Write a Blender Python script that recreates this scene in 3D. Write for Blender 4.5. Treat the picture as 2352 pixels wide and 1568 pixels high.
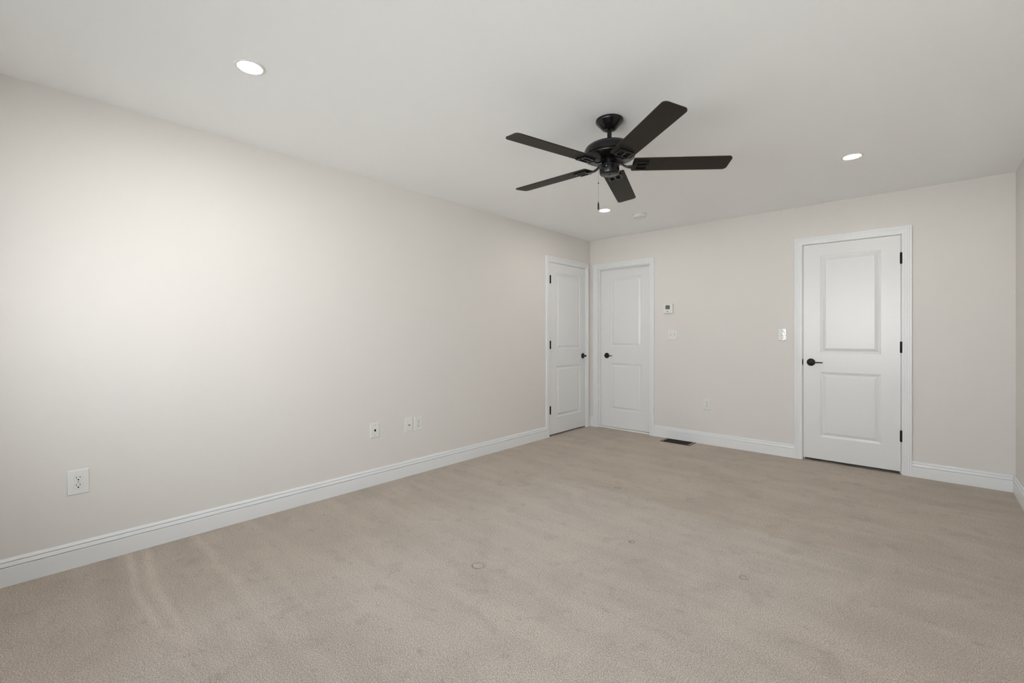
import bpy, bmesh, math, random
from mathutils import Vector, Matrix
random.seed(7)
PI = math.pi
for o in list(bpy.data.objects): bpy.data.objects.remove(o)
SC = bpy.context.scene
COL = SC.collection

# ------------------------------------------------------------ camera
cam_d = bpy.data.cameras.new('camera'); cam = bpy.data.objects.new('camera', cam_d); COL.objects.link(cam)
cam.location = (3.2389, -5.1179, 1.1961)
cam.rotation_euler = (PI/2, 0, 0.73531)
cam_d.sensor_fit = 'HORIZONTAL'; cam_d.sensor_width = 36.0
cam_d.lens = 1036.18/2352*36.0
cam_d.shift_y = -(784-769.84)/2352
cam_d.clip_start = 0.02
SC.camera = cam

# ------------------------------------------------------------ colour management
SC.view_settings.view_transform = 'Standard'; SC.view_settings.look = 'None'
SC.view_settings.gamma = 1.0; SC.view_settings.use_curve_mapping = False
SC.view_settings.exposure = 0.28

# ------------------------------------------------------------ daylight outside
SKY = 5.7
wd = bpy.data.worlds.new('world'); SC.world = wd; wd.use_nodes = True
nt = wd.node_tree; nt.nodes.clear()
out = nt.nodes.new('ShaderNodeOutputWorld'); bg = nt.nodes.new('ShaderNodeBackground')
geo = nt.nodes.new('ShaderNodeTexCoord'); sep = nt.nodes.new('ShaderNodeSeparateXYZ')
ramp = nt.nodes.new('ShaderNodeValToRGB'); mr = nt.nodes.new('ShaderNodeMapRange')
mr.inputs['From Min'].default_value = -1; mr.inputs['From Max'].default_value = 1
nt.links.new(geo.outputs['Generated'], sep.inputs[0]); nt.links.new(sep.outputs['Z'], mr.inputs['Value'])
nt.links.new(mr.outputs[0], ramp.inputs[0]); nt.links.new(ramp.outputs[0], bg.inputs[0]); nt.links.new(bg.outputs[0], out.inputs[0])
# hazy bright horizon, zenith and nadir bands dimmed by hand to shape the room light
WORLD = [(-1.0, (0.10, 0.10, 0.10)), (-0.52, (0.22, 0.23, 0.22)), (-0.33, (1.75, 1.80, 1.76)), (-0.12, (2.1, 2.17, 2.15)), (0.12, (1.75, 1.85, 1.92)), (0.40, (1.40, 1.52, 1.64)), (0.62, (0.45, 0.50, 0.56)), (1.0, (0.25, 0.29, 0.34))]
ce = ramp.color_ramp.elements
for z_, c_ in WORLD[1:-1]:
    e = ce.new((z_+1)/2); e.color = (*c_, 1)
ce[len(ce)-1].color = (*WORLD[-1][1], 1); ce[0].color = (*WORLD[0][1], 1)
bg.inputs[1].default_value = SKY
LED = 195.0            # radiance of the recessed lamps' diffusers

# room
RX, RY, CH, WT = 3.779, -5.62, 2.44, 0.115
WINS = [(0.84, 1.56), (1.92, 3.42)]; WZ0, WZ1 = 0.84, 2.00

# ------------------------------------------------------------ materials
def mat(name, col, rough=0.5, metal=0.0, spec=0.5, bump=None, mottle=None, coat=0.0):
    m = bpy.data.materials.new(name); m.use_nodes = True
    n = m.node_tree; b = n.nodes['Principled BSDF']
    b.inputs['Base Color'].default_value = (*col, 1); b.inputs['Roughness'].default_value = rough
    b.inputs['Metallic'].default_value = metal; b.inputs['Specular IOR Level'].default_value = spec
    b.inputs['Coat Weight'].default_value = coat
    tc = n.nodes.new('ShaderNodeTexCoord')
    if bump:
        sc, st, ds = bump
        nz = n.nodes.new('ShaderNodeTexNoise'); nz.inputs['Scale'].default_value = sc; nz.inputs['Detail'].default_value = 3
        bp = n.nodes.new('ShaderNodeBump'); bp.inputs['Strength'].default_value = st; bp.inputs['Distance'].default_value = ds
        n.links.new(tc.outputs['Object'], nz.inputs['Vector']); n.links.new(nz.outputs['Fac'], bp.inputs['Height'])
        n.links.new(bp.outputs[0], b.inputs['Normal'])
    if mottle:
        sc, amt = mottle
        nz = n.nodes.new('ShaderNodeTexNoise'); nz.inputs['Scale'].default_value = sc; nz.inputs['Detail'].default_value = 4
        mx = n.nodes.new('ShaderNodeMix'); mx.data_type = 'RGBA'
        mx.inputs['A'].default_value = (*[c*(1-amt) for c in col], 1); mx.inputs['B'].default_value = (*[min(1, c*(1+amt)) for c in col], 1)
        n.links.new(tc.outputs['Object'], nz.inputs['Vector']); n.links.new(nz.outputs['Fac'], mx.inputs['Factor'])
        n.links.new(mx.outputs['Result'], b.inputs['Base Color'])
    return m

M_wall = mat('wall paint', (0.735, 0.705, 0.672), 0.65, spec=0.3, bump=(260, 0.06, 0.002), mottle=(1.2, 0.012))
M_ceil = mat('ceiling paint', (0.945, 0.952, 0.957), 0.8, spec=0.2, bump=(200, 0.05, 0.002), mottle=(1.0, 0.01))
M_trim = mat('trim enamel', (0.80, 0.81, 0.815), 0.32, spec=0.45)
M_door = mat('door enamel', (0.775, 0.775, 0.77), 0.28, spec=0.5, bump=(120, 0.03, 0.001))
M_plate = mat('white plastic', (0.76, 0.76, 0.74), 0.35)
M_black = mat('black hardware', (0.006, 0.0055, 0.005), 0.45, spec=0.25)
M_fan = mat('black fan enamel', (0.005, 0.005, 0.0055), 0.24, spec=0.35)
M_blade = mat('dark espresso blade', (0.020, 0.0165, 0.012), 0.50, spec=0.22, mottle=(30, 0.12))
M_hole = mat('socket void', (0.006, 0.006, 0.006), 0.9, spec=0.1)
M_chrome = mat('nickel', (0.55, 0.53, 0.50), 0.3, metal=1.0)
M_brown = mat('bronze register metal', (0.045, 0.030, 0.020), 0.5, metal=0.3)
M_tan = mat('register end', (0.30, 0.25, 0.19), 0.55)
M_thr = mat('white threshold', (0.85, 0.82, 0.78), 0.35)
M_lcd = mat('lcd', (0.17, 0.18, 0.145), 0.25)
M_lcdseg = mat('lcd segments', (0.03, 0.035, 0.025), 0.4)
M_det = mat('detector plastic', (0.74, 0.74, 0.73), 0.4)

M_lens = bpy.data.materials.new('led diffuser'); M_lens.use_nodes = True
_n = M_lens.node_tree; _b = _n.nodes['Principled BSDF']
_b.inputs['Base Color'].default_value = (0.9, 0.9, 0.9, 1)
_b.inputs['Emission Color'].default_value = (1.0, 0.965, 0.93, 1); _b.inputs['Emission Strength'].default_value = LED

def film_mat(name, gl):
    m = bpy.data.materials.new(name); m.use_nodes = True; n = m.node_tree; n.nodes.clear()
    o = n.nodes.new('ShaderNodeOutputMaterial'); t = n.nodes.new('ShaderNodeBsdfTransparent'); g = n.nodes.new('ShaderNodeBsdfGlossy')
    g.inputs['Roughness'].default_value = 0.08; mx = n.nodes.new('ShaderNodeMixShader'); mx.inputs[0].default_value = gl
    n.links.new(t.outputs[0], mx.inputs[1]); n.links.new(g.outputs[0], mx.inputs[2]); n.links.new(mx.outputs[0], o.inputs[0])
    return m
M_glass = film_mat('window pane', 0.06)
M_film = film_mat('clear film', 0.4)

# carpet ------------------------------------------------------
DENTS = [(1.537, -3.493, 0.030), (2.593, -2.692, 0.016), (1.999, -2.707, 0.013), (1.48, -1.936, 0.020)]
def carpet():
    m = bpy.data.materials.new('beige cut pile carpet'); m.use_nodes = True; n = m.node_tree; L = n.links
    b = n.nodes['Principled BSDF']; b.inputs['Roughness'].default_value = 0.95; b.inputs['Specular IOR Level'].default_value = 0.1
    b.inputs['Sheen Weight'].default_value = 0.15; b.inputs['Sheen Roughness'].default_value = 0.5
    tc = n.nodes.new('ShaderNodeTexCoord')
    def N(sc, det=2, rough=0.5, scale=(1, 1, 1), rot=0, dist=0.0):
        mp = n.nodes.new('ShaderNodeMapping'); mp.inputs['Scale'].default_value = scale; mp.inputs['Rotation'].default_value = (0, 0, rot)
        L.new(tc.outputs['Object'], mp.inputs[0])
        z = n.nodes.new('ShaderNodeTexNoise'); z.inputs['Scale'].default_value = sc; z.inputs['Detail'].default_value = det
        z.inputs['Roughness'].default_value = rough; z.inputs['Distortion'].default_value = dist
        L.new(mp.outputs[0], z.inputs['Vector']); return z.outputs['Fac']
    def MR(v, a, c, lo, hi):
        r = n.nodes.new('ShaderNodeMapRange'); r.inputs['From Min'].default_value = a; r.inputs['From Max'].default_value = c
        r.inputs['To Min'].default_value = lo; r.inputs['To Max'].default_value = hi; r.interpolation_type = 'SMOOTHSTEP'; L.new(v, r.inputs['Value']); return r.outputs[0]
    def MA(op, a, c):
        x = n.nodes.new('ShaderNodeMath'); x.operation = op
        for i, v in enumerate((a, c)):
            if isinstance(v, (int, float)): x.inputs[i].default_value = v
            else: L.new(v, x.inputs[i])
        return x.outputs[0]
    tuft = N(255, 3, 0.6); tuft2 = N(125, 2, 0.5)
    patch = N(2.2, 4, 0.6, dist=0.8); foot = N(7.5, 3, 0.55, dist=0.5); smudge = N(16, 2, 0.5, scale=(1, 1.6, 1))
    streak = N(3.0, 3, 0.55, scale=(0.35, 2.4, 1), rot=math.radians(4))
    wob = N(1.6, 2, 0.5)
    sx = n.nodes.new('ShaderNodeSeparateXYZ'); L.new(tc.outputs['Object'], sx.inputs[0]); X, Y = sx.outputs['X'], sx.outputs['Y']
    def OFF(v, amp): return MA('MULTIPLY', MA('SUBTRACT', wob, 0.5), amp) if v is None else MA('ADD', v, MA('MULTIPLY', MA('SUBTRACT', wob, 0.5), amp))
    k = MR(tuft, 0.32, 0.68, 0.60, 1.34)
    k = MA('MULTIPLY', k, MR(tuft2, 0.2, 0.8, 0.88, 1.12))
    k = MA('MULTIPLY', k, MR(patch, 0.38, 0.62, 0.955, 1.03))
    k = MA('MULTIPLY', k, MR(foot, 0.56, 0.68, 1.0, 0.915))
    k = MA('MULTIPLY', k, MR(smudge, 0.62, 0.74, 1.0, 0.87))
    k = MA('MULTIPLY', k, MR(streak, 0.40, 0.60, 0.965, 1.025))
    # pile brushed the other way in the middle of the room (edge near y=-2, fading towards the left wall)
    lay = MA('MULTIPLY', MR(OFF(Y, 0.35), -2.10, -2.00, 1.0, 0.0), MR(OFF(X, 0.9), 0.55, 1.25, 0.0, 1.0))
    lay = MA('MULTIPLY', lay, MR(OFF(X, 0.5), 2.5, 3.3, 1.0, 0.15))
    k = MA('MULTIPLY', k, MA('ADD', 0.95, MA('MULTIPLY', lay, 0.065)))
    # vacuum strokes perpendicular to the left wall
    for (yc, w, x1, amp) in ((-4.715, 0.018, 1.9, 0.17), (-4.645, 0.022, 1.8, 0.16), (-4.40, 0.026, 1.7, 0.15), (-4.10, 0.035, 1.3, 0.07), (-4.50, 0.05, 1.4, -0.07), (-4.80, 0.045, 1.2, -0.07), (-3.60, 0.04, 1.1, 0.06), (-3.30, 0.03, 1.2, -0.06), (-2.95, 0.04, 1.0, 0.05)):
        d_ = MA('ABSOLUTE', MA('SUBTRACT', OFF(Y, 0.14), yc), 0)
        f_ = MA('MULTIPLY', MR(d_, 0.0, w*1.6, 1.0, 0.0), MR(X, 0.02, x1, 1.0, 0.0))
        k = MA('MULTIPLY', k, MA('ADD', 1.0, MA('MULTIPLY', f_, amp)))
    h = MA('ADD', MA('MULTIPLY', tuft, 1.0), MA('MULTIPLY', tuft2, 0.8))
    # ring shaped furniture dents pressed into the pile
    for (dx, dy, r) in DENTS:
        vm = n.nodes.new('ShaderNodeVectorMath'); vm.operation = 'DISTANCE'; vm.inputs[1].default_value = (dx, dy, 0.0)
        L.new(tc.outputs['Object'], vm.inputs[0])
        ring = MA('ABSOLUTE', MA('SUBTRACT', vm.outputs['Value'], r), 0)
        g = MR(ring, 0.0, 0.010, 1.0, 0.0)
        h = MA('SUBTRACT', h, MA('MULTIPLY', g, 1.6))
    cr = n.nodes.new('ShaderNodeMix'); cr.data_type = 'RGBA'; cr.blend_type = 'MULTIPLY'; cr.inputs['Factor'].default_value = 1
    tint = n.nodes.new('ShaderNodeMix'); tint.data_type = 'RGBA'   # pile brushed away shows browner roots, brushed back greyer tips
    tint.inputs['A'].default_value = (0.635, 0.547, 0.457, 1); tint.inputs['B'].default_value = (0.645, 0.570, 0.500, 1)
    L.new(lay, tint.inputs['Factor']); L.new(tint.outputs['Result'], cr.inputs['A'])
    cb = n.nodes.new('ShaderNodeCombineColor')
    for i in range(3): L.new(k, cb.inputs[i])
    L.new(cb.outputs[0], cr.inputs['B']); L.new(cr.outputs['Result'], b.inputs['Base Color'])
    bp = n.nodes.new('ShaderNodeBump'); bp.inputs['Strength'].default_value = 1.0; bp.inputs['Distance'].default_value = 0.007
    L.new(h, bp.inputs['Height']); L.new(bp.outputs[0], b.inputs['Normal'])
    return m
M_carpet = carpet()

# ------------------------------------------------------------ mesh helpers
def obj(name, bm, m, parent=None, smooth=False, label=None, bevel=0):
    bmesh.ops.recalc_face_normals(bm, faces=bm.faces)
    me = bpy.data.meshes.new(name); bm.to_mesh(me); bm.free()
    for mm in (m if isinstance(m, (list, tuple)) else [m]): me.materials.append(mm)
    o = bpy.data.objects.new(name, me); COL.objects.link(o)
    if parent: o.parent = parent
    if label: o['label'] = label
    if smooth:
        for p in me.polygons: p.use_smooth = True
        es = o.modifiers.new('split', 'EDGE_SPLIT'); es.split_angle = math.radians(35)
    if bevel:
        b = o.modifiers.new('bevel', 'BEVEL'); b.width = bevel; b.segments = 2; b.limit_method = 'ANGLE'
    return o
def tag(o, label, cat, group=None, kind=None):
    o['label'] = label; o['category'] = cat
    if group: o['group'] = group
    if kind: o['kind'] = kind
    return o
def thing(name, label, cat, loc=(0, 0, 0), rz=0, group=None, kind=None):
    o = bpy.data.objects.new(name, None); COL.objects.link(o); o.location = loc; o.rotation_euler = (0, 0, rz)
    o.empty_display_size = 0.05
    return tag(o, label, cat, group, kind)
def box(bm, x0, x1, y0, y1, z0, z1):
    v = [bm.verts.new(p) for p in ((x0, y0, z0), (x1, y0, z0), (x1, y1, z0), (x0, y1, z0), (x0, y0, z1), (x1, y0, z1), (x1, y1, z1), (x0, y1, z1))]
    for f in ((0, 3, 2, 1), (4, 5, 6, 7), (0, 1, 5, 4), (1, 2, 6, 5), (2, 3, 7, 6), (3, 0, 4, 7)): bm.faces.new([v[i] for i in f])
def lathe(bm, prof, c=(0, 0, 0), seg=48, axis='Z', capa=True, capb=True):
    """prof: (radius, height along axis)"""
    rings = []
    for r, h in prof:
        ring = []
        for i in range(seg):
            a = 2*PI*i/seg; x, y = r*math.cos(a), r*math.sin(a)
            p = (x, y, h) if axis == 'Z' else ((x, h, y) if axis == 'Y' else (h, x, y))
            ring.append(bm.verts.new((p[0]+c[0], p[1]+c[1], p[2]+c[2])))
        rings.append(ring)
    for a, b in zip(rings, rings[1:]):
        for i in range(seg): bm.faces.new((a[i], a[(i+1) % seg], b[(i+1) % seg], b[i]))
    if capa: bm.faces.new(rings[0])
    if capb: bm.faces.new(rings[-1][::-1])
def prism(bm, outline, f, d0, d1):
    """extrude closed 2-D outline; f(u,v,d) -> xyz"""
    a = [bm.verts.new(f(u, v, d0)) for u, v in outline]; b = [bm.verts.new(f(u, v, d1)) for u, v in outline]
    bm.faces.new(a); bm.faces.new(b[::-1]); n = len(outline)
    for i in range(n): bm.faces.new((a[i], a[(i+1) % n], b[(i+1) % n], b[i]))
def tube(bm, pts, r, seg=10, flat=1.0):
    pts = [Vector(p) for p in pts]; rings = []
    for i, p in enumerate(pts):
        t = (pts[min(i+1, len(pts)-1)] - pts[max(i-1, 0)]).normalized()
        up = Vector((0, 0, 1)) if abs(t.z) < 0.95 else Vector((1, 0, 0))
        s = t.cross(up).normalized(); u = s.cross(t).normalized(); rr = r[i] if isinstance(r, (list, tuple)) else r
        rings.append([bm.verts.new(p + s*(rr*math.cos(2*PI*k/seg)) + u*(rr*flat*math.sin(2*PI*k/seg))) for k in range(seg)])
    for a, b in zip(rings, rings[1:]):
        for k in range(seg): bm.faces.new((a[k], a[(k+1) % seg], b[(k+1) % seg], b[k]))
    bm.faces.new(rings[0]); bm.faces.new(rings[-1][::-1])
def rrect(x0, x1, z0, z1, r, n=5):
    P = []
    for cx, cz, a0 in ((x1-r, z1-r, 0), (x0+r, z1-r, 90), (x0+r, z0+r, 180), (x1-r, z0+r, 270)):
        for i in range(n+1):
            a = math.radians(a0+90*i/n); P.append((cx+r*math.cos(a), cz+r*math.sin(a)))
    return P
XZ = lambda u, v, d: (u, d, v)

# ------------------------------------------------------------ room shell
def struct(name, bm, m, label, cat, **k):
    o = obj(name, bm, m, **k); return tag(o, label, cat, kind='structure')
# openings (rough, = outer face of the jambs) s0, s1, top
D1 = dict(j0=-0.882, j1=-0.113, top=2.060)    # on left wall, s = y
D2 = dict(j0=0.122, j1=0.831, top=2.052)      # on back wall, s = x
D3 = dict(j0=2.400, j1=3.120, top=2.063)
JT = 0.018
bm = bmesh.new(); a, b, t = D1['j0']-JT, D1['j1']+JT, D1['top']+JT
box(bm, -WT, 0, RY-WT, a, 0, CH); box(bm, -WT, 0, b, WT, 0, CH); box(bm, -WT, 0, a, b, t, CH)
box(bm, -WT-0.03, -WT, a-0.1, b+0.1, 0, t+0.1)
struct('wall_left', bm, M_wall, 'long beige wall on the left with a door at its far end', 'wall')
bm = bmesh.new(); xs = [-0.0, D2['j0']-JT, D2['j1']+JT, D3['j0']-JT, D3['j1']+JT, RX]
box(bm, xs[0], xs[1], 0, WT, 0, CH); box(bm, xs[2], xs[3], 0, WT, 0, CH); box(bm, xs[4], xs[5], 0, WT, 0, CH)
box(bm, xs[1], xs[2], 0, WT, D2['top']+JT, CH); box(bm, xs[3], xs[4], 0, WT, D3['top']+JT, CH)
box(bm, 0, RX, WT, WT+0.03, 0, CH)
struct('wall_back', bm, M_wall, 'far beige wall with two white doors', 'wall')
bm = bmesh.new(); box(bm, RX, RX+WT, RY-WT, WT, 0, CH)
struct('wall_right', bm, M_wall, 'sliver of beige wall at the right edge', 'wall')
bm = bmesh.new(); cx = 0.0
for w0, w1 in WINS:
    box(bm, cx, w0, RY-WT, RY, 0, CH); box(bm, w0, w1, RY-WT, RY, 0, WZ0); box(bm, w0, w1, RY-WT, RY, WZ1, CH); cx = w1
box(bm, cx, RX, RY-WT, RY, 0, CH)
struct('wall_near', bm, M_wall, 'beige window wall behind the viewer', 'wall')
bm = bmesh.new(); box(bm, -WT-0.03, RX+WT, RY-WT, WT+0.03, CH, CH+0.1)
struct('ceiling', bm, M_ceil, 'flat white painted ceiling', 'ceiling')
bm = bmesh.new(); box(bm, -WT-0.03, RX+WT, RY-WT, WT+0.03, -0.1, 0)
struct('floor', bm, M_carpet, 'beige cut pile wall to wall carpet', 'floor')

# baseboards: profile (distance out from the wall, height)
BB = [(0, 0), (0.0155, 0), (0.0155, 0.0868), (0.0148, 0.0888), (0.0055, 0.0896), (0.0055, 0.0926), (0.0142, 0.0936), (0.0138, 0.0950), (0.0098, 0.1120),
      (0.0030, 0.1128), (0.0030, 0.1150), (0.0096, 0.1160), (0.0092, 0.1175), (0.0040, 0.1290), (0.0020, 0.1305), (0, 0.1305)]
def baseboard(name, runs, label):
    bm = bmesh.new()
    for wall, s0, s1 in runs:
        f = {'L': lambda u, v, d: (u, d, v), 'B': lambda u, v, d: (d, -u, v), 'R': lambda u, v, d: (RX-u, d, v), 'N': lambda u, v, d: (d, RY+u, v)}[wall]
        prism(bm, BB, f, s0, s1)
    struct(name, bm, M_trim, label, 'baseboard')
CW = 0.063   # casing width
g = 0.006
baseboard('baseboard_left', [('L', RY, D1['j0']-g-CW), ('L', D1['j1']+g+0.050, -0.0155)], 'white baseboard along the left wall')
baseboard('baseboard_back', [('B', 0.0155, D2['j0']-g-CW), ('B', D2['j1']+g+CW-0.004, D3['j0']-g-CW), ('B', D3['j1']+g+CW, RX-0.0155)], 'white baseboard along the far wall')
baseboard('baseboard_right', [('R', RY, 0)], 'white baseboard at the right edge')
baseboard('baseboard_near', [('N', 0.0155, RX-0.0155)], 'white baseboard under the windows')

# ------------------------------------------------------------ casings and jambs
def casing_profile(W):
    P = [(0, 0), (0, 0.0085), (0.0025, 0.0105), (0.006, 0.0110)]
    k = W/0.063
    P += [(w*k, t) for w, t in ((0.0140, 0.0118), (0.0160, 0.0104), (0.0178, 0.0104), (0.0200, 0.0128), (0.0300, 0.0138), (0.0320, 0.0126), (0.0338, 0.0126), (0.0360, 0.0154),
          (0.0440, 0.0160), (0.0458, 0.0148), (0.0474, 0.0148), (0.0495, 0.0176), (0.0610, 0.0178), (0.0630, 0.0160), (0.0630, 0))]
    return P
def casing(bm, s0, s1, top, WL, WR, WTp):
    """mitred three sided frame. local: X along wall, Y into wall, Z up"""
    PL, PR, PT = casing_profile(WL), casing_profile(WR), casing_profile(WTp)
    n = len(PL)
    st = []
    st.append([bm.verts.new((s0-PL[i][0], -PL[i][1], 0)) for i in range(n)])
    st.append([bm.verts.new((s0-PL[i][0], -PL[i][1], top+PT[i][0])) for i in range(n)])
    st.append([bm.verts.new((s1+PR[i][0], -PR[i][1], top+PT[i][0])) for i in range(n)])
    st.append([bm.verts.new((s1+PR[i][0], -PR[i][1], 0)) for i in range(n)])
    for a, b in zip(st, st[1:]):
        for i in range(n-1): bm.faces.new((a[i], a[i+1], b[i+1], b[i]))
        bm.faces.new((a[n-1], a[0], b[0], b[n-1]))
    bm.faces.new(st[0]); bm.faces.new(st[-1][::-1])
def trimset(idx, D, wallrot, WL, WR, WTp, stop, label):
    s0, s1, top = D['j0'], D['j1'], D['top']
    bm = bmesh.new(); casing(bm, s0-g, s1+g, top+g, WL, WR, WTp)
    o = struct('trim_%d' % idx, bm, M_trim, label, 'door casing'); o.rotation_euler = (0, 0, wallrot)
    bm = bmesh.new()
    box(bm, s0-JT, s0, 0, WT, 0, top); box(bm, s1, s1+JT, 0, WT, 0, top); box(bm, s0-JT, s1+JT, 0, WT, top, top+JT)
    y0, y1 = stop
    box(bm, s0, s0+0.011, y0, y1, 0, top-0.011); box(bm, s1-0.011, s1, y0, y1, 0, top-0.011); box(bm, s0, s1, y0, y1, top-0.011, top)
    obj('door_jamb', bm, M_trim, o)
    return o
trimset(1, D1, PI/2, CW, 0.050, CW, (0.040, 0.075), 'white casing around the narrow door on the left wall')
trimset(2, D2, 0, CW, CW-0.004, CW, (0.030, 0.064), 'white casing around the door nearest the corner')
trimset(3, D3, 0, CW, CW, CW, (0.040, 0.075), 'white casing around the wide door on the right')

# ------------------------------------------------------------ doors
def door_leaf(bm, x0, x1, z0, z1, y, th, panels):
    """flat slab whose front face carries moulded raised panels"""
    PR = [(0, 0), (0.003, 0.0030), (0.008, 0.0036), (0.011, 0.0060), (0.021, 0.0085), (0.0420, 0.0018), (0.0440, 0.0002), (0.0460, 0.0)]
    zs = [z0] + [z for p in sorted(panels, key=lambda q: q[2]) for z in (p[2], p[3])] + [z1]
    px0, px1 = panels[0][0], panels[0][1]
    def q(a, b, c, d): bm.faces.new([bm.verts.new(p) for p in (a, b, c, d)])
    q((x0, y, z0), (px0, y, z0), (px0, y, z1), (x0, y, z1)); q((px1, y, z0), (x1, y, z0), (x1, y, z1), (px1, y, z1))
    for a, b in ((zs[0], zs[1]), (zs[2], zs[3]), (zs[4], zs[5])): q((px0, y, a), (px1, y, a), (px1, y, b), (px0, y, b))
    for a, b, c, d in panels:
        prev = None
        for o_, h_ in PR:
            ring = [bm.verts.new(p) for p in ((a+o_, y+h_, c+o_), (b-o_, y+h_, c+o_), (b-o_, y+h_, d-o_), (a+o_, y+h_, d-o_))]
            if prev:
                for i in range(4): bm.faces.new((prev[i], prev[(i+1) % 4], ring[(i+1) % 4], ring[i]))
            prev = ring
        bm.faces.new(prev)
    bmesh.ops.remove_doubles(bm, verts=bm.verts, dist=1e-5)
    # sides and back
    Y = y+th
    q((x0, Y, z0), (x0, y, z0), (x0, y, z1), (x0, Y, z1)); q((x1, y, z0), (x1, Y, z0), (x1, Y, z1), (x1, y, z1))
    q((x0, y, z1), (x1, y, z1), (x1, Y, z1), (x0, Y, z1)); q((x0, Y, z0), (x1, Y, z0), (x1, y, z0), (x0, y, z0)); q((x1, Y, z0), (x0, Y, z0), (x0, Y, z1), (x1, Y, z1))
    bmesh.ops.remove_doubles(bm, verts=bm.verts, dist=1e-5)
def handle(parent, s, z, y, direction, name='door_handle'):
    """round rosette, neck and flat lever. y = door face"""
    bm = bmesh.new()
    lathe(bm, [(0.0325, 0), (0.0345, -0.002), (0.0345, -0.006), (0.031, -0.0085), (0.013, -0.0095)], (s, y, z), 48, 'Y')
    r = obj(name, bm, M_black, parent, smooth=True)
    bm = bmesh.new()
    lathe(bm, [(0.011, -0.008), (0.011, -0.050), (0.009, -0.054)], (s, y, z), 24, 'Y')
    d = direction
    P = [(0.0, -0.0065), (0.02, -0.0062), (0.06, -0.0055), (0.094, -0.005), (0.098, -0.003), (0.098, 0.003), (0.094, 0.005), (0.06, 0.0055), (0.02, 0.0062), (0.0, 0.0065)]
    prism(bm, [(s+d*u, z+v) for u, v in P], XZ, y-0.042, y-0.053)
    obj('lever', bm, M_black, r, bevel=0.0012)
def hinge(parent, s, z, y, r=0.008):
    bm = bmesh.new()
    lathe(bm, [(r*0.6, -0.049), (r*0.95, -0.0465), (r, -0.045), (r, -0.016), (r*0.93, -0.0155), (r, -0.015), (r, 0.015), (r*0.93, 0.0155), (r, 0.016), (r, 0.045), (r*0.95, 0.0465), (r*0.6, 0.049)], (s, y, z), 20)
    box(bm, s-0.009, s+0.009, y, y+0.004, z-0.045, z+0.045)
    obj('hinge', bm, M_black, parent, smooth=True)
def door(idx, D, rot, panels, y, th, z0, z1, hs, hinges, hand, strike, label, gap=0.003, hy=0.003):
    t = thing('door_%d' % idx, label, 'door', (0, 0, 0), rot, kind='structure')
    bm = bmesh.new(); door_leaf(bm, D['j0']+gap, D['j1']-gap, z0, z1, y, th, panels)
    lf = obj('door_leaf', bm, M_door, t)
    for hz in hinges: hinge(t, hs, hz, y-hy)
    handle(t, hand[0], hand[1], y, hand[2])
    if strike:
        bm = bmesh.new(); s = strike[0]
        prism(bm, [(s-0.007, 0), (s-0.001, -0.031), (s+0.004, -0.031), (s+0.004, 0.031), (s-0.001, 0.031)], lambda u, v, d: (u, d, v+strike[1]), -0.004, 0.002)
        obj('strike_plate', bm, M_black, t)
    return t
door(1, D1, PI/2, [(-0.745, -0.235, 0.213, 0.826), (-0.745, -0.235, 1.024, 1.947)], 0.000, 0.035, 0.020, D1['top']-0.004, -0.8765, (1.856, 1.084, 0.313), (-0.172, 0.932, -1), None,
     'narrow white two panel door on the left wall with black hinges', hy=0.012)
door(2, D2, 0, [(0.270, 0.702, 0.235, 0.838), (0.270, 0.702, 1.050, 1.938)], 0.065, 0.035, 0.018, D2['top']-0.003, 0, (), (0.217, 0.934, 1), None,
     'recessed white two panel door next to the room corner')
d3 = door(3, D3, 0, [(2.538, 2.985, 0.237, 0.850), (2.538, 2.985, 1.029, 1.950)], 0.000, 0.035, 0.026, D3['top']-0.004, 3.119, (1.860, 1.094, 0.330), (2.466, 0.940, 1), (2.399, 0.940),
     'wide white two panel door at the right of the far wall')
bm = bmesh.new(); lathe(bm, [(0.0022, 0), (0.0016, -0.0008)], (2.866, 0.0001, 0.303), 10, 'Y'); obj('scuff_mark', bm, M_hole, d3)
bm = bmesh.new(); box(bm, D2['j0'], D2['j1'], 0.022, WT, 0, 0.013)
struct('trim_4', bm, M_thr, 'pale threshold strip under the door next to the corner', 'threshold', bevel=0.002)

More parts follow.
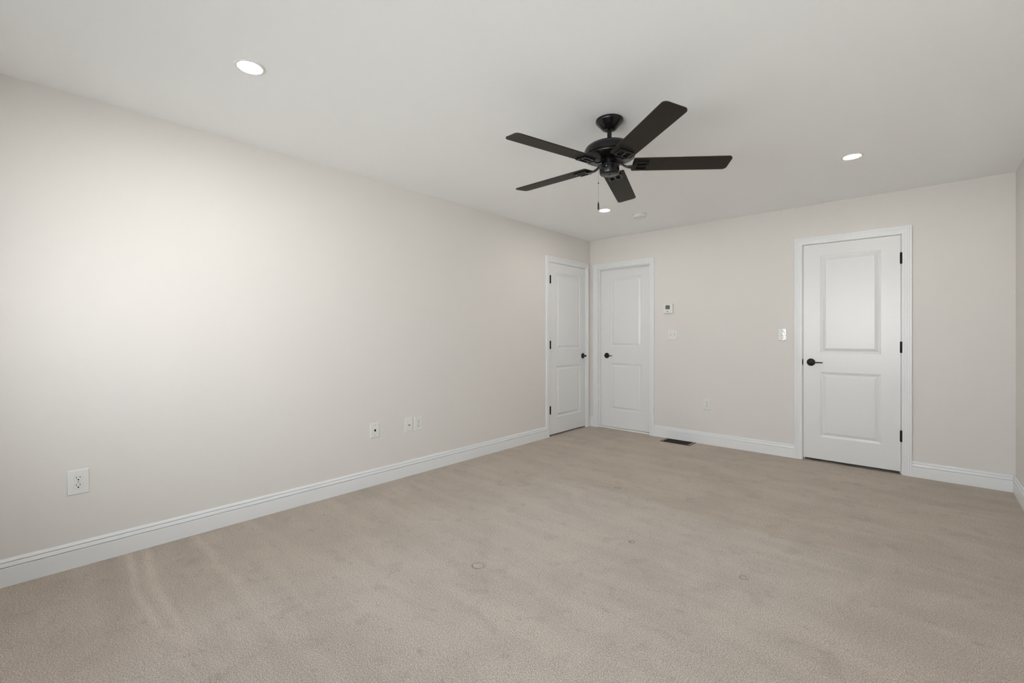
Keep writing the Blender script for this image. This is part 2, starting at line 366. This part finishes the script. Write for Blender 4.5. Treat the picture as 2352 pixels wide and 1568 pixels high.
# ------------------------------------------------------------ windows behind the viewer
for i, (w0, w1) in enumerate(WINS):
    t = thing('window_%d' % (i+1), ('white double hung window near the left wall', 'white double hung window near the right wall')[i], 'window', kind='structure')
    y0, y1 = RY-0.09, RY-0.04; zm = (WZ0+WZ1)/2; F = 0.045
    bm = bmesh.new()
    box(bm, w0, w0+F, y0, y1, WZ0, WZ1); box(bm, w1-F, w1, y0, y1, WZ0, WZ1); box(bm, w0+F, w1-F, y0, y1, WZ0, WZ0+F); box(bm, w0+F, w1-F, y0, y1, WZ1-F, WZ1); box(bm, w0+F, w1-F, y0, y1, zm-0.02, zm+0.02)
    obj('window_frame', bm, M_trim, t)
    for a, b in ((WZ0+F, zm-0.02), (zm+0.02, WZ1-F)):
        bm = bmesh.new(); v = [bm.verts.new(p) for p in ((w0+F, RY-0.065, a), (w1-F, RY-0.065, a), (w1-F, RY-0.065, b), (w0+F, RY-0.065, b))]; bm.faces.new(v)
        obj('pane', bm, M_glass, t)
    bm = bmesh.new(); box(bm, w0-0.07, w1+0.07, RY, RY+0.03, WZ0-0.022, WZ0); box(bm, w0-0.06, w0, RY, RY+0.016, WZ0, WZ1+0.06); box(bm, w1, w1+0.06, RY, RY+0.016, WZ0, WZ1+0.06); box(bm, w0, w1, RY, RY+0.016, WZ1, WZ1+0.06)
    obj('window_casing', bm, M_trim, t)
    ld = bpy.data.lights.new('window daylight portal', 'AREA'); ld.shape = 'RECTANGLE'; ld.size = w1-w0; ld.size_y = WZ1-WZ0; ld.cycles.is_portal = True
    lo = bpy.data.objects.new('window_daylight', ld); COL.objects.link(lo); lo.location = ((w0+w1)/2, RY-0.12, zm); lo.rotation_euler = (PI/2, 0, PI)

# ------------------------------------------------------------ ceiling fan
FX, FY = 1.9086, -2.8082
fan = thing('ceiling_fan', 'black five blade ceiling fan hanging from the middle of the ceiling', 'ceiling fan', (FX, FY, CH))
def fz(z): return z-CH
bm = bmesh.new(); lathe(bm, [(0.074, 0), (0.078, -0.003), (0.078, -0.014), (0.074, -0.020), (0.041, -0.056), (0.037, -0.059), (0.022, -0.0595), (0.020, -0.045)], seg=64, capb=True)
obj('canopy', bm, M_fan, fan, smooth=True)
bm = bmesh.new(); lathe(bm, [(0.019, -0.050), (0.019, -0.058), (0.013, -0.066), (0.0125, -0.155)], seg=32); obj('downrod', bm, M_fan, fan, smooth=True)
bm = bmesh.new()
lathe(bm, [(0.03, fz(2.292)), (0.105, fz(2.290)), (0.121, fz(2.286)), (0.134, fz(2.277)), (0.136, fz(2.272)), (0.1385, fz(2.270)), (0.1430, fz(2.262)), (0.1445, fz(2.245)), (0.1445, fz(2.232)),
           (0.1405, fz(2.228)), (0.1405, fz(2.225)), (0.1430, fz(2.223)), (0.1420, fz(2.219)), (0.120, fz(2.214)), (0.060, fz(2.209)), (0.045, fz(2.207))], seg=96)
obj('motor_housing', bm, M_fan, fan, smooth=True)
bm = bmesh.new()
lathe(bm, [(0.047, fz(2.209)), (0.049, fz(2.205)), (0.047, fz(2.202)), (0.0385, fz(2.201)), (0.0385, fz(2.178)), (0.040, fz(2.176))], seg=48)
for i in range(10):
    a = 2*PI*i/10; tube(bm, [(0.039*math.cos(a), 0.039*math.sin(a), fz(2.178)), (0.039*math.cos(a), 0.039*math.sin(a), fz(2.201))], 0.0035, 8)
obj('flywheel', bm, M_fan, fan, smooth=True)
bm = bmesh.new()
lathe(bm, [(0.040, fz(2.180)), (0.053, fz(2.179)), (0.0565, fz(2.175)), (0.0565, fz(2.168)), (0.0550, fz(2.166)), (0.0565, fz(2.164)), (0.0565, fz(2.132)), (0.0540, fz(2.126)), (0.0500, fz(2.1235)),
           (0.0490, fz(2.1240)), (0.0480, fz(2.1235)), (0.006, fz(2.1235)), (0.004, fz(2.126))], seg=64)
obj('switch_housing', bm, M_fan, fan, smooth=True)
for a in (-1.35, 0.22, 1.79, 3.36):
    bm = bmesh.new(); tube(bm, [(0.055*math.cos(a), 0.055*math.sin(a), fz(2.158)), (0.0580*math.cos(a), 0.0580*math.sin(a), fz(2.158))], 0.0028, 10); obj('housing_screw', bm, M_chrome, fan)
# pull chain, hanging at the left side of the switch housing
cl = Vector((-0.064*0.742, -0.064*0.671, 0)); cn = cl.normalized()
bm = bmesh.new()
tube(bm, [cl*0.85+Vector((0, 0, fz(2.142))), cl*1.02+Vector((0, 0, fz(2.141)))], 0.0028, 8)
z = 2.139
while z > 1.962:
    lathe(bm, [(0.0004, 0.0014), (0.0012, 0.0007), (0.0013, 0), (0.0012, -0.0007), (0.0004, -0.0014)], (cl.x, cl.y, fz(z)), 6); z -= 0.0028
tube(bm, [(cl.x, cl.y, fz(2.141)), (cl.x, cl.y, fz(1.958))], 0.0007, 6)
ch = obj('pull_chain', bm, M_chrome, fan)
bm = bmesh.new(); lathe(bm, [(0.001, 0.005), (0.0026, 0.003), (0.0028, 0), (0.0026, -0.003), (0.001, -0.005)], (cl.x, cl.y, fz(2.074)), 10)
obj('chain_connector', bm, M_black, ch)
bm = bmesh.new(); lathe(bm, [(0.0015, fz(1.968)), (0.003, fz(1.965)), (0.0012, fz(1.961)), (0.0040, fz(1.957)), (0.0046, fz(1.950)), (0.0046, fz(1.925)), (0.0035, fz(1.922))], (cl.x, cl.y, 0), 16)
obj('pull_handle', bm, M_black, ch, smooth=True)
# blades
ZB, TX, TY, TH0, PH = 2.1771, 0.0077, -0.0289, -1.8634, -0.1731
def blade_outline():
    r0, R, w0, w1 = 0.130, 0.668, 0.062, 0.0635
    P = []
    def corner(cx, cy, r, a0):
        for i in range(7):
            a = math.radians(a0+15*i); P.append((cx+r*math.cos(a), cy+r*math.sin(a)))
    corner(R-0.024, w1-0.024, 0.024, 0); corner(r0+0.012, w0-0.012, 0.012, 90); corner(r0+0.012, -w0+0.012, 0.012, 180); corner(R-0.024, -w1+0.024, 0.024, 270)
    return P
tilt = Matrix(((1, 0, 0), (0, 1, 0), (TX, TY, 1)))
for k in range(5):
    a = TH0+k*2*PI/5
    t = Vector((math.cos(a), math.sin(a), 0)); nn = Vector((-math.sin(a), math.cos(a), 0))
    s = math.cos(PH)*nn+math.sin(PH)*Vector((0, 0, 1)); up = t.cross(s)
    base = Vector((0, 0, fz(ZB)))
    def W(u, v, d, t=t, s=s, up=up): return base+tilt @ (t*u+s*v+up*d)
    bm = bmesh.new(); prism(bm, blade_outline(), W, 0.0, 0.006)
    bl = obj('blade', bm, M_blade, fan, bevel=0.001)
    # iron: curved arm plus slotted plate screwed under the blade
    bm = bmesh.new()
    pts = [tilt @ (t*r_)+Vector((0, 0, fz(z_))) for r_, z_ in ((0.036, 2.190), (0.052, 2.1885), (0.066, 2.183), (0.080, 2.172), (0.095, 2.166))]
    rings = []
    for (r_, z_, w_) in ((0.036, 2.190, 0.016), (0.054, 2.1885, 0.015), (0.068, 2.184, 0.011), (0.082, 2.174, 0.009), (0.100, 2.1665, 0.010), (0.125, 2.1655, 0.016), (0.140, 2.166, 0.026)):
        c = t*r_; zz = fz(z_)+TX*c.x+TY*c.y
        ring = []
        # blend from level at the hub to the blade's own pitch
        f = min(1, max(0, (r_-0.08)/0.05)); sv = (nn*(1-f)+s*f).normalized(); uv = t.cross(sv)
        for (p_, q_) in ((-1, -1), (1, -1), (1, 1), (-1, 1)):
            ring.append(bm.verts.new(Vector((c.x, c.y, zz))+sv*(p_*w_)+uv*(q_*0.004)))
        rings.append(ring)
    for A, B in zip(rings, rings[1:]):
        for i in range(4): bm.faces.new((A[i], A[(i+1) % 4], B[(i+1) % 4], B[i]))
    bm.faces.new(rings[0]); bm.faces.new(rings[-1][::-1])
    for (u0, u1, v0, v1) in ((0.138, 0.154, -0.038, 0.038), (0.205, 0.217, -0.042, 0.042), (0.150, 0.209, -0.042, -0.029), (0.150, 0.209, 0.029, 0.042), (0.150, 0.209, -0.0065, 0.0065)):
        prism(bm, [(u0, v0), (u1, v0), (u1, v1), (u0, v1)], W, -0.011, -0.001)
    ir = obj('blade_iron', bm, M_fan, bl, bevel=0.0015)
    for (u, v) in ((0.146, -0.034), (0.146, 0.034), (0.211, 0.0)):
        bm = bmesh.new(); lathe(bm, [(0.0038, 0.001), (0.0036, -0.0010), (0.0022, -0.0018)], W(u, v, -0.0115), 12); obj('iron_screw', bm, M_fan, bl, smooth=True)

# ------------------------------------------------------------ recessed lights
LG = 'recessed ceiling lights'
def recessed(x, y, label):
    t = thing('recessed_light', label, 'ceiling light', (x, y, CH), 0, LG)
    bm = bmesh.new()
    P = [(0.0480, -0.001), (0.0485, -0.0030), (0.053, -0.0055), (0.060, -0.0050), (0.0635, -0.0020), (0.0635, 0)]
    seg = 64; rings = [[bm.verts.new((r*math.cos(2*PI*i/seg), r*math.sin(2*PI*i/seg), h)) for i in range(seg)] for r, h in P]
    for A, B in zip(rings, rings[1:]+rings[:1]):
        for i in range(seg): bm.faces.new((A[i], A[(i+1) % seg], B[(i+1) % seg], B[i]))
    obj('trim_ring', bm, M_plate, t, smooth=True)
    bm = bmesh.new(); lathe(bm, [(0.0480, -0.0028), (0.0478, -0.0015), (0.0478, -0.0008)], seg=48); obj('diffuser', bm, M_lens, t)
recessed(0.935, -4.382, 'lit round recessed light over the left wall, largest in view')
recessed(2.889, -1.206, 'lit round recessed light above the wide door on the right')
recessed(0.912, -1.172, 'lit round recessed light beyond the fan, beside the smoke detector')
recessed(2.889, -4.382, 'lit round recessed light overhead behind the viewpoint')

# ------------------------------------------------------------ smoke detector
sd = thing('smoke_detector', 'round white smoke detector on the ceiling beyond the fan', 'smoke detector', (1.112, -0.815, CH))
bm = bmesh.new(); lathe(bm, [(0.068, 0), (0.070, -0.002), (0.070, -0.008), (0.062, -0.010)], seg=64); obj('mounting_base', bm, M_det, sd, smooth=True)
bm = bmesh.new(); lathe(bm, [(0.060, -0.009), (0.064, -0.012), (0.064, -0.028), (0.058, -0.036), (0.050, -0.038), (0.046, -0.037), (0.040, -0.038), (0.020, -0.040), (0.002, -0.0405)], seg=64)
sb = obj('detector_body', bm, M_det, sd, smooth=True)
bm = bmesh.new()
for i in range(12):
    a = 2*PI*i/12; c, s_ = math.cos(a), math.sin(a)
    prism(bm, [(c*0.050-s_*0.007, s_*0.050+c*0.007), (c*0.050+s_*0.007, s_*0.050-c*0.007), (c*0.053+s_*0.007, s_*0.053-c*0.007), (c*0.053-s_*0.007, s_*0.053+c*0.007)], lambda u, v, d: (u, v, d), -0.0365, -0.0385)
obj('vent_slots', bm, mat('vent grey', (0.25, 0.25, 0.24), 0.6), sb)
bm = bmesh.new(); lathe(bm, [(0.009, -0.040), (0.009, -0.042), (0.007, -0.0428)], (0.015, -0.012, 0), 20); obj('test_button', bm, M_det, sb, smooth=True)

# ------------------------------------------------------------ wall plates (local X along the wall, -Y out into the room, centre at 0)
def plate(parent, w, h, t=0.0065):
    bm = bmesh.new(); v = 0.0035
    rings = [[(-w/2, 0, -h/2), (w/2, 0, -h/2), (w/2, 0, h/2), (-w/2, 0, h/2)], [(-w/2, -0.0025, -h/2), (w/2, -0.0025, -h/2), (w/2, -0.0025, h/2), (-w/2, -0.0025, h/2)],
             [(-w/2+v, -t, -h/2+v), (w/2-v, -t, -h/2+v), (w/2-v, -t, h/2-v), (-w/2+v, -t, h/2-v)]]
    R = [[bm.verts.new(p) for p in r] for r in rings]
    for A, B in zip(R, R[1:]):
        for i in range(4): bm.faces.new((A[i], A[(i+1) % 4], B[(i+1) % 4], B[i]))
    bm.faces.new(R[0]); bm.faces.new(R[-1][::-1])
    return obj('cover_plate', bm, M_plate, parent, bevel=0.0008)
def screw(parent, x, z, y=-0.0065, m=None):
    bm = bmesh.new(); lathe(bm, [(0.0032, 0.0005), (0.0032, -0.0006), (0.0022, -0.0012)], (x, y, z), 14, 'Y'); obj('plate_screw', bm, m or M_plate, parent, smooth=True)
M_gap = mat('plate gap shade', (0.50, 0.49, 0.47), 0.5)  # grey put in for the shade inside plate openings
M_screw = mat('plate screw', (0.36, 0.35, 0.33), 0.4)
def receptacle(parent, z):
    bm = bmesh.new(); R_, hh = 0.0172, 0.0140
    a0 = math.asin(hh/R_); P = []
    for i in range(13): a = -a0+2*a0*i/12; P.append((R_*math.cos(a), z+R_*math.sin(a)))
    for i in range(13): a = PI-a0+2*a0*i/12; P.append((R_*math.cos(a), z+R_*math.sin(a)))
    prism(bm, P, XZ, -0.0030, -0.0085); r = obj('receptacle', bm, M_plate, parent, bevel=0.0006)
    # grey rim painted as the shadow in the gap round the receptacle
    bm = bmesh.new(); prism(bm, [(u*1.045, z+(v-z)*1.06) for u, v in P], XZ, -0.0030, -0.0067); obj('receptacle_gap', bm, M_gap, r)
    bm = bmesh.new()
    for x0, hgt in ((-0.0078, 0.0082), (0.0052, 0.0070)): prism(bm, [(x0, z+0.0030-hgt/2+0.002), (x0+0.0026, z+0.0030-hgt/2+0.002), (x0+0.0026, z+0.0030+hgt/2+0.002), (x0, z+0.0030+hgt/2+0.002)], XZ, -0.0070, -0.0087)
    prism(bm, [(0.0034*math.cos(PI*i/8), z-0.0068+0.0034*math.sin(PI*i/8)) for i in range(9)]+[(-0.0034, z-0.0094), (0.0034, z-0.0094)], XZ, -0.0070, -0.0087)
    obj('socket_holes', bm, M_hole, r)
def wallplace(wall, s, z): return ((s, 0, z), 0) if wall == 'B' else ((0, s, z), PI/2)
def outlet(wall, s, z, w, h, label, group=None):
    loc, rz = wallplace(wall, s, z); t = thing('electrical_outlet', label, 'outlet', loc, rz, group)
    plate(t, w, h); receptacle(t, 0.0195); receptacle(t, -0.0195); screw(t, 0, 0, m=M_screw)
OG = 'duplex outlets low on the walls'
outlet('L', -4.892, 0.437, 0.084, 0.127, 'oversized white duplex outlet low on the left wall, nearest the viewer', OG)
outlet('L', -2.756, 0.4325, 0.080, 0.123, 'white duplex outlet on the left wall right beside the cable plate', OG)
outlet('B', 1.501, 0.438, 0.075, 0.122, 'white duplex outlet low on the far wall between the two doors', OG)
# phone / data jack plate
loc, rz = wallplace('L', -3.177, 0.4365); t = thing('data_jack', 'white wall plate with one black square jack on the left wall', 'wall jack', loc, rz)
plate(t, 0.079, 0.119); screw(t, 0, 0.042, m=M_screw); screw(t, 0, -0.042, m=M_screw)
bm = bmesh.new(); prism(bm, rrect(-0.0105, 0.0105, -0.0110, 0.0115, 0.002), XZ, -0.006, -0.0080); k_ = obj('jack_bezel', bm, M_plate, t)
bm = bmesh.new(); prism(bm, rrect(-0.0078, 0.0078, -0.0085, 0.0088, 0.0015), XZ, -0.006, -0.0084); obj('jack_opening', bm, M_hole, k_)
# coax plate
loc, rz = wallplace('L', -2.855, 0.432); t = thing('cable_jack', 'white wall plate with a round coax connector left of an outlet', 'wall jack', loc, rz)
plate(t, 0.080, 0.123); screw(t, 0, 0.042); screw(t, 0, -0.042)
bm = bmesh.new(); lathe(bm, [(0.0085, -0.006), (0.0085, -0.009), (0.0055, -0.0095), (0.0055, -0.017), (0.0040, -0.0172)], (0, 0, 0), 6, 'Y'); lathe(bm, [(0.0050, -0.009), (0.0050, -0.0185), (0.0035, -0.0187)], (0, 0, 0), 20, 'Y')
k_ = obj('coax_connector', bm, M_chrome, t)
bm = bmesh.new(); lathe(bm, [(0.0042, -0.0180), (0.0042, -0.0190)], (0, 0, 0), 16, 'Y'); obj('connector_bore', bm, M_hole, k_)
# switches
def toggle(parent, x, up):
    bm = bmesh.new(); prism(bm, rrect(x-0.0050, x+0.0050, -0.0120, 0.0120, 0.001), XZ, -0.006, -0.0072)
    b_ = obj('toggle_collar', bm, M_gap, parent)  # collar greyed to stand for the shaded recess round the lever
    bm = bmesh.new(); d = 1 if up else -1
    P = [(-0.0072, -0.0050), (-0.0072, 0.0050), (-0.0160, d*0.0085+0.0028), (-0.0160, d*0.0085-0.0028)]
    prism(bm, P, lambda u, v, dd: (x+dd, u, v), -0.0032, 0.0032); obj('toggle_lever', bm, M_plate, b_, bevel=0.0006)
loc, rz = wallplace('B', 1.117, 1.204); t = thing('light_switch', 'white double toggle switch plate under the thermostat', 'light switch', loc, rz)
plate(t, 0.116, 0.122); toggle(t, -0.023, True); toggle(t, 0.023, False)
for x in (-0.023, 0.023):
    for z_ in (0.030, -0.030): screw(t, x, z_)
loc, rz = wallplace('B', 2.225, 1.203); t = thing('light_switch', 'white single toggle switch plate with clear film, left of the wide door', 'light switch', loc, rz)
plate(t, 0.077, 0.118); toggle(t, 0.0, True)
for z_ in (0.030, -0.030): screw(t, 0, z_)
bm = bmesh.new(); rnd = random.Random(3); nx, nz = 10, 24; V = []
for i in range(nx+1):
    V.append([bm.verts.new((0.004+0.031*i/nx+(rnd.random()-.5)*0.001, -0.0090-rnd.random()*0.0009, -0.054+0.108*j/nz)) for j in range(nz+1)])
for i in range(nx):
    for j in range(nz): bm.faces.new((V[i][j], V[i+1][j], V[i+1][j+1], V[i][j+1]))
obj('clear_film', bm, M_film, t, label='crinkled clear protective film')
# thermostat
th = thing('thermostat', 'square white thermostat with a small grey screen on the far wall', 'thermostat', (1.070, 0, 1.506), 0)
bm = bmesh.new(); prism(bm, rrect(-0.050, 0.050, -0.050, 0.050, 0.004), XZ, 0, -0.006); obj('back_plate', bm, M_plate, th)
bm = bmesh.new(); prism(bm, rrect(-0.054, 0.054, -0.054, 0.054, 0.004), XZ, -0.005, -0.026); tb = obj('thermostat_body', bm, M_plate, th, bevel=0.0015)
bm = bmesh.new(); prism(bm, rrect(-0.031, 0.026, -0.010, 0.041, 0.003), XZ, -0.0255, -0.0272); obj('screen_bezel', bm, M_plate, tb, bevel=0.0005)
bm = bmesh.new(); prism(bm, rrect(-0.0285, 0.0235, -0.0075, 0.0385, 0.002), XZ, -0.026, -0.0276); sc_ = obj('screen', bm, M_lcd, tb)
bm = bmesh.new()
def seg(x0, x1, z0, z1): box(bm, x0, x1, -0.0281, -0.0274, z0, z1)
for cx_ in (-0.0095, 0.0065):   # two blocky digits
    for (a_, b_, c_, d_) in ((-0.005, 0.005, 0.0260, 0.0285), (-0.005, 0.005, 0.0145, 0.0170), (-0.005, 0.005, 0.0030, 0.0055), (0.0028, 0.0052, 0.0155, 0.0275), (-0.0052, -0.0028, 0.0040, 0.0160)):
        seg(cx_+a_, cx_+b_, c_, d_)
obj('screen_digits', bm, M_lcdseg, sc_)
bm = bmesh.new(); prism(bm, rrect(-0.0125, 0.0025, -0.0370, -0.0305, 0.002), XZ, -0.0255, -0.0275); obj('button', bm, M_black, tb)

# ------------------------------------------------------------ floor register
vx0, vx1, vy0, vy1 = 1.058, 1.392, -0.212, -0.028
fr = thing('floor_register', 'dark bronze floor vent set in the carpet by the far wall', 'floor vent', ((vx0+vx1)/2, (vy0+vy1)/2, 0))
hx, hy = (vx1-vx0)/2, (vy1-vy0)/2
bm = bmesh.new(); box(bm, -hx, hx, -hy, -hy+0.010, 0, 0.004); box(bm, -hx, hx, hy-0.010, hy, 0, 0.004); box(bm, -hx, -hx+0.006, -hy, hy, 0, 0.004); box(bm, hx-0.006, hx, -hy, hy, 0, 0.004)
obj('register_frame', bm, M_brown, fr)
bm = bmesh.new(); box(bm, -hx+0.006, hx-0.006, -hy+0.01, hy-0.01, 0.0002, 0.0012); obj('duct_opening', bm, M_hole, fr)
for xa, xb in ((-hx+0.006, -hx+0.022), (hx-0.030, hx-0.006)):
    bm = bmesh.new(); box(bm, xa, xb, -hy+0.010, hy-0.010, 0, 0.0035); obj('end_plate', bm, M_tan, fr, label='lighter tan end strip')
n_ = 22
for i in range(n_):
    x = -hx+0.026+(2*hx-0.060)*i/(n_-1); bm = bmesh.new(); box(bm, x-0.0018, x+0.0018, -hy+0.010, hy-0.010, 0.001, 0.0036); obj('louver', bm, M_brown, fr)
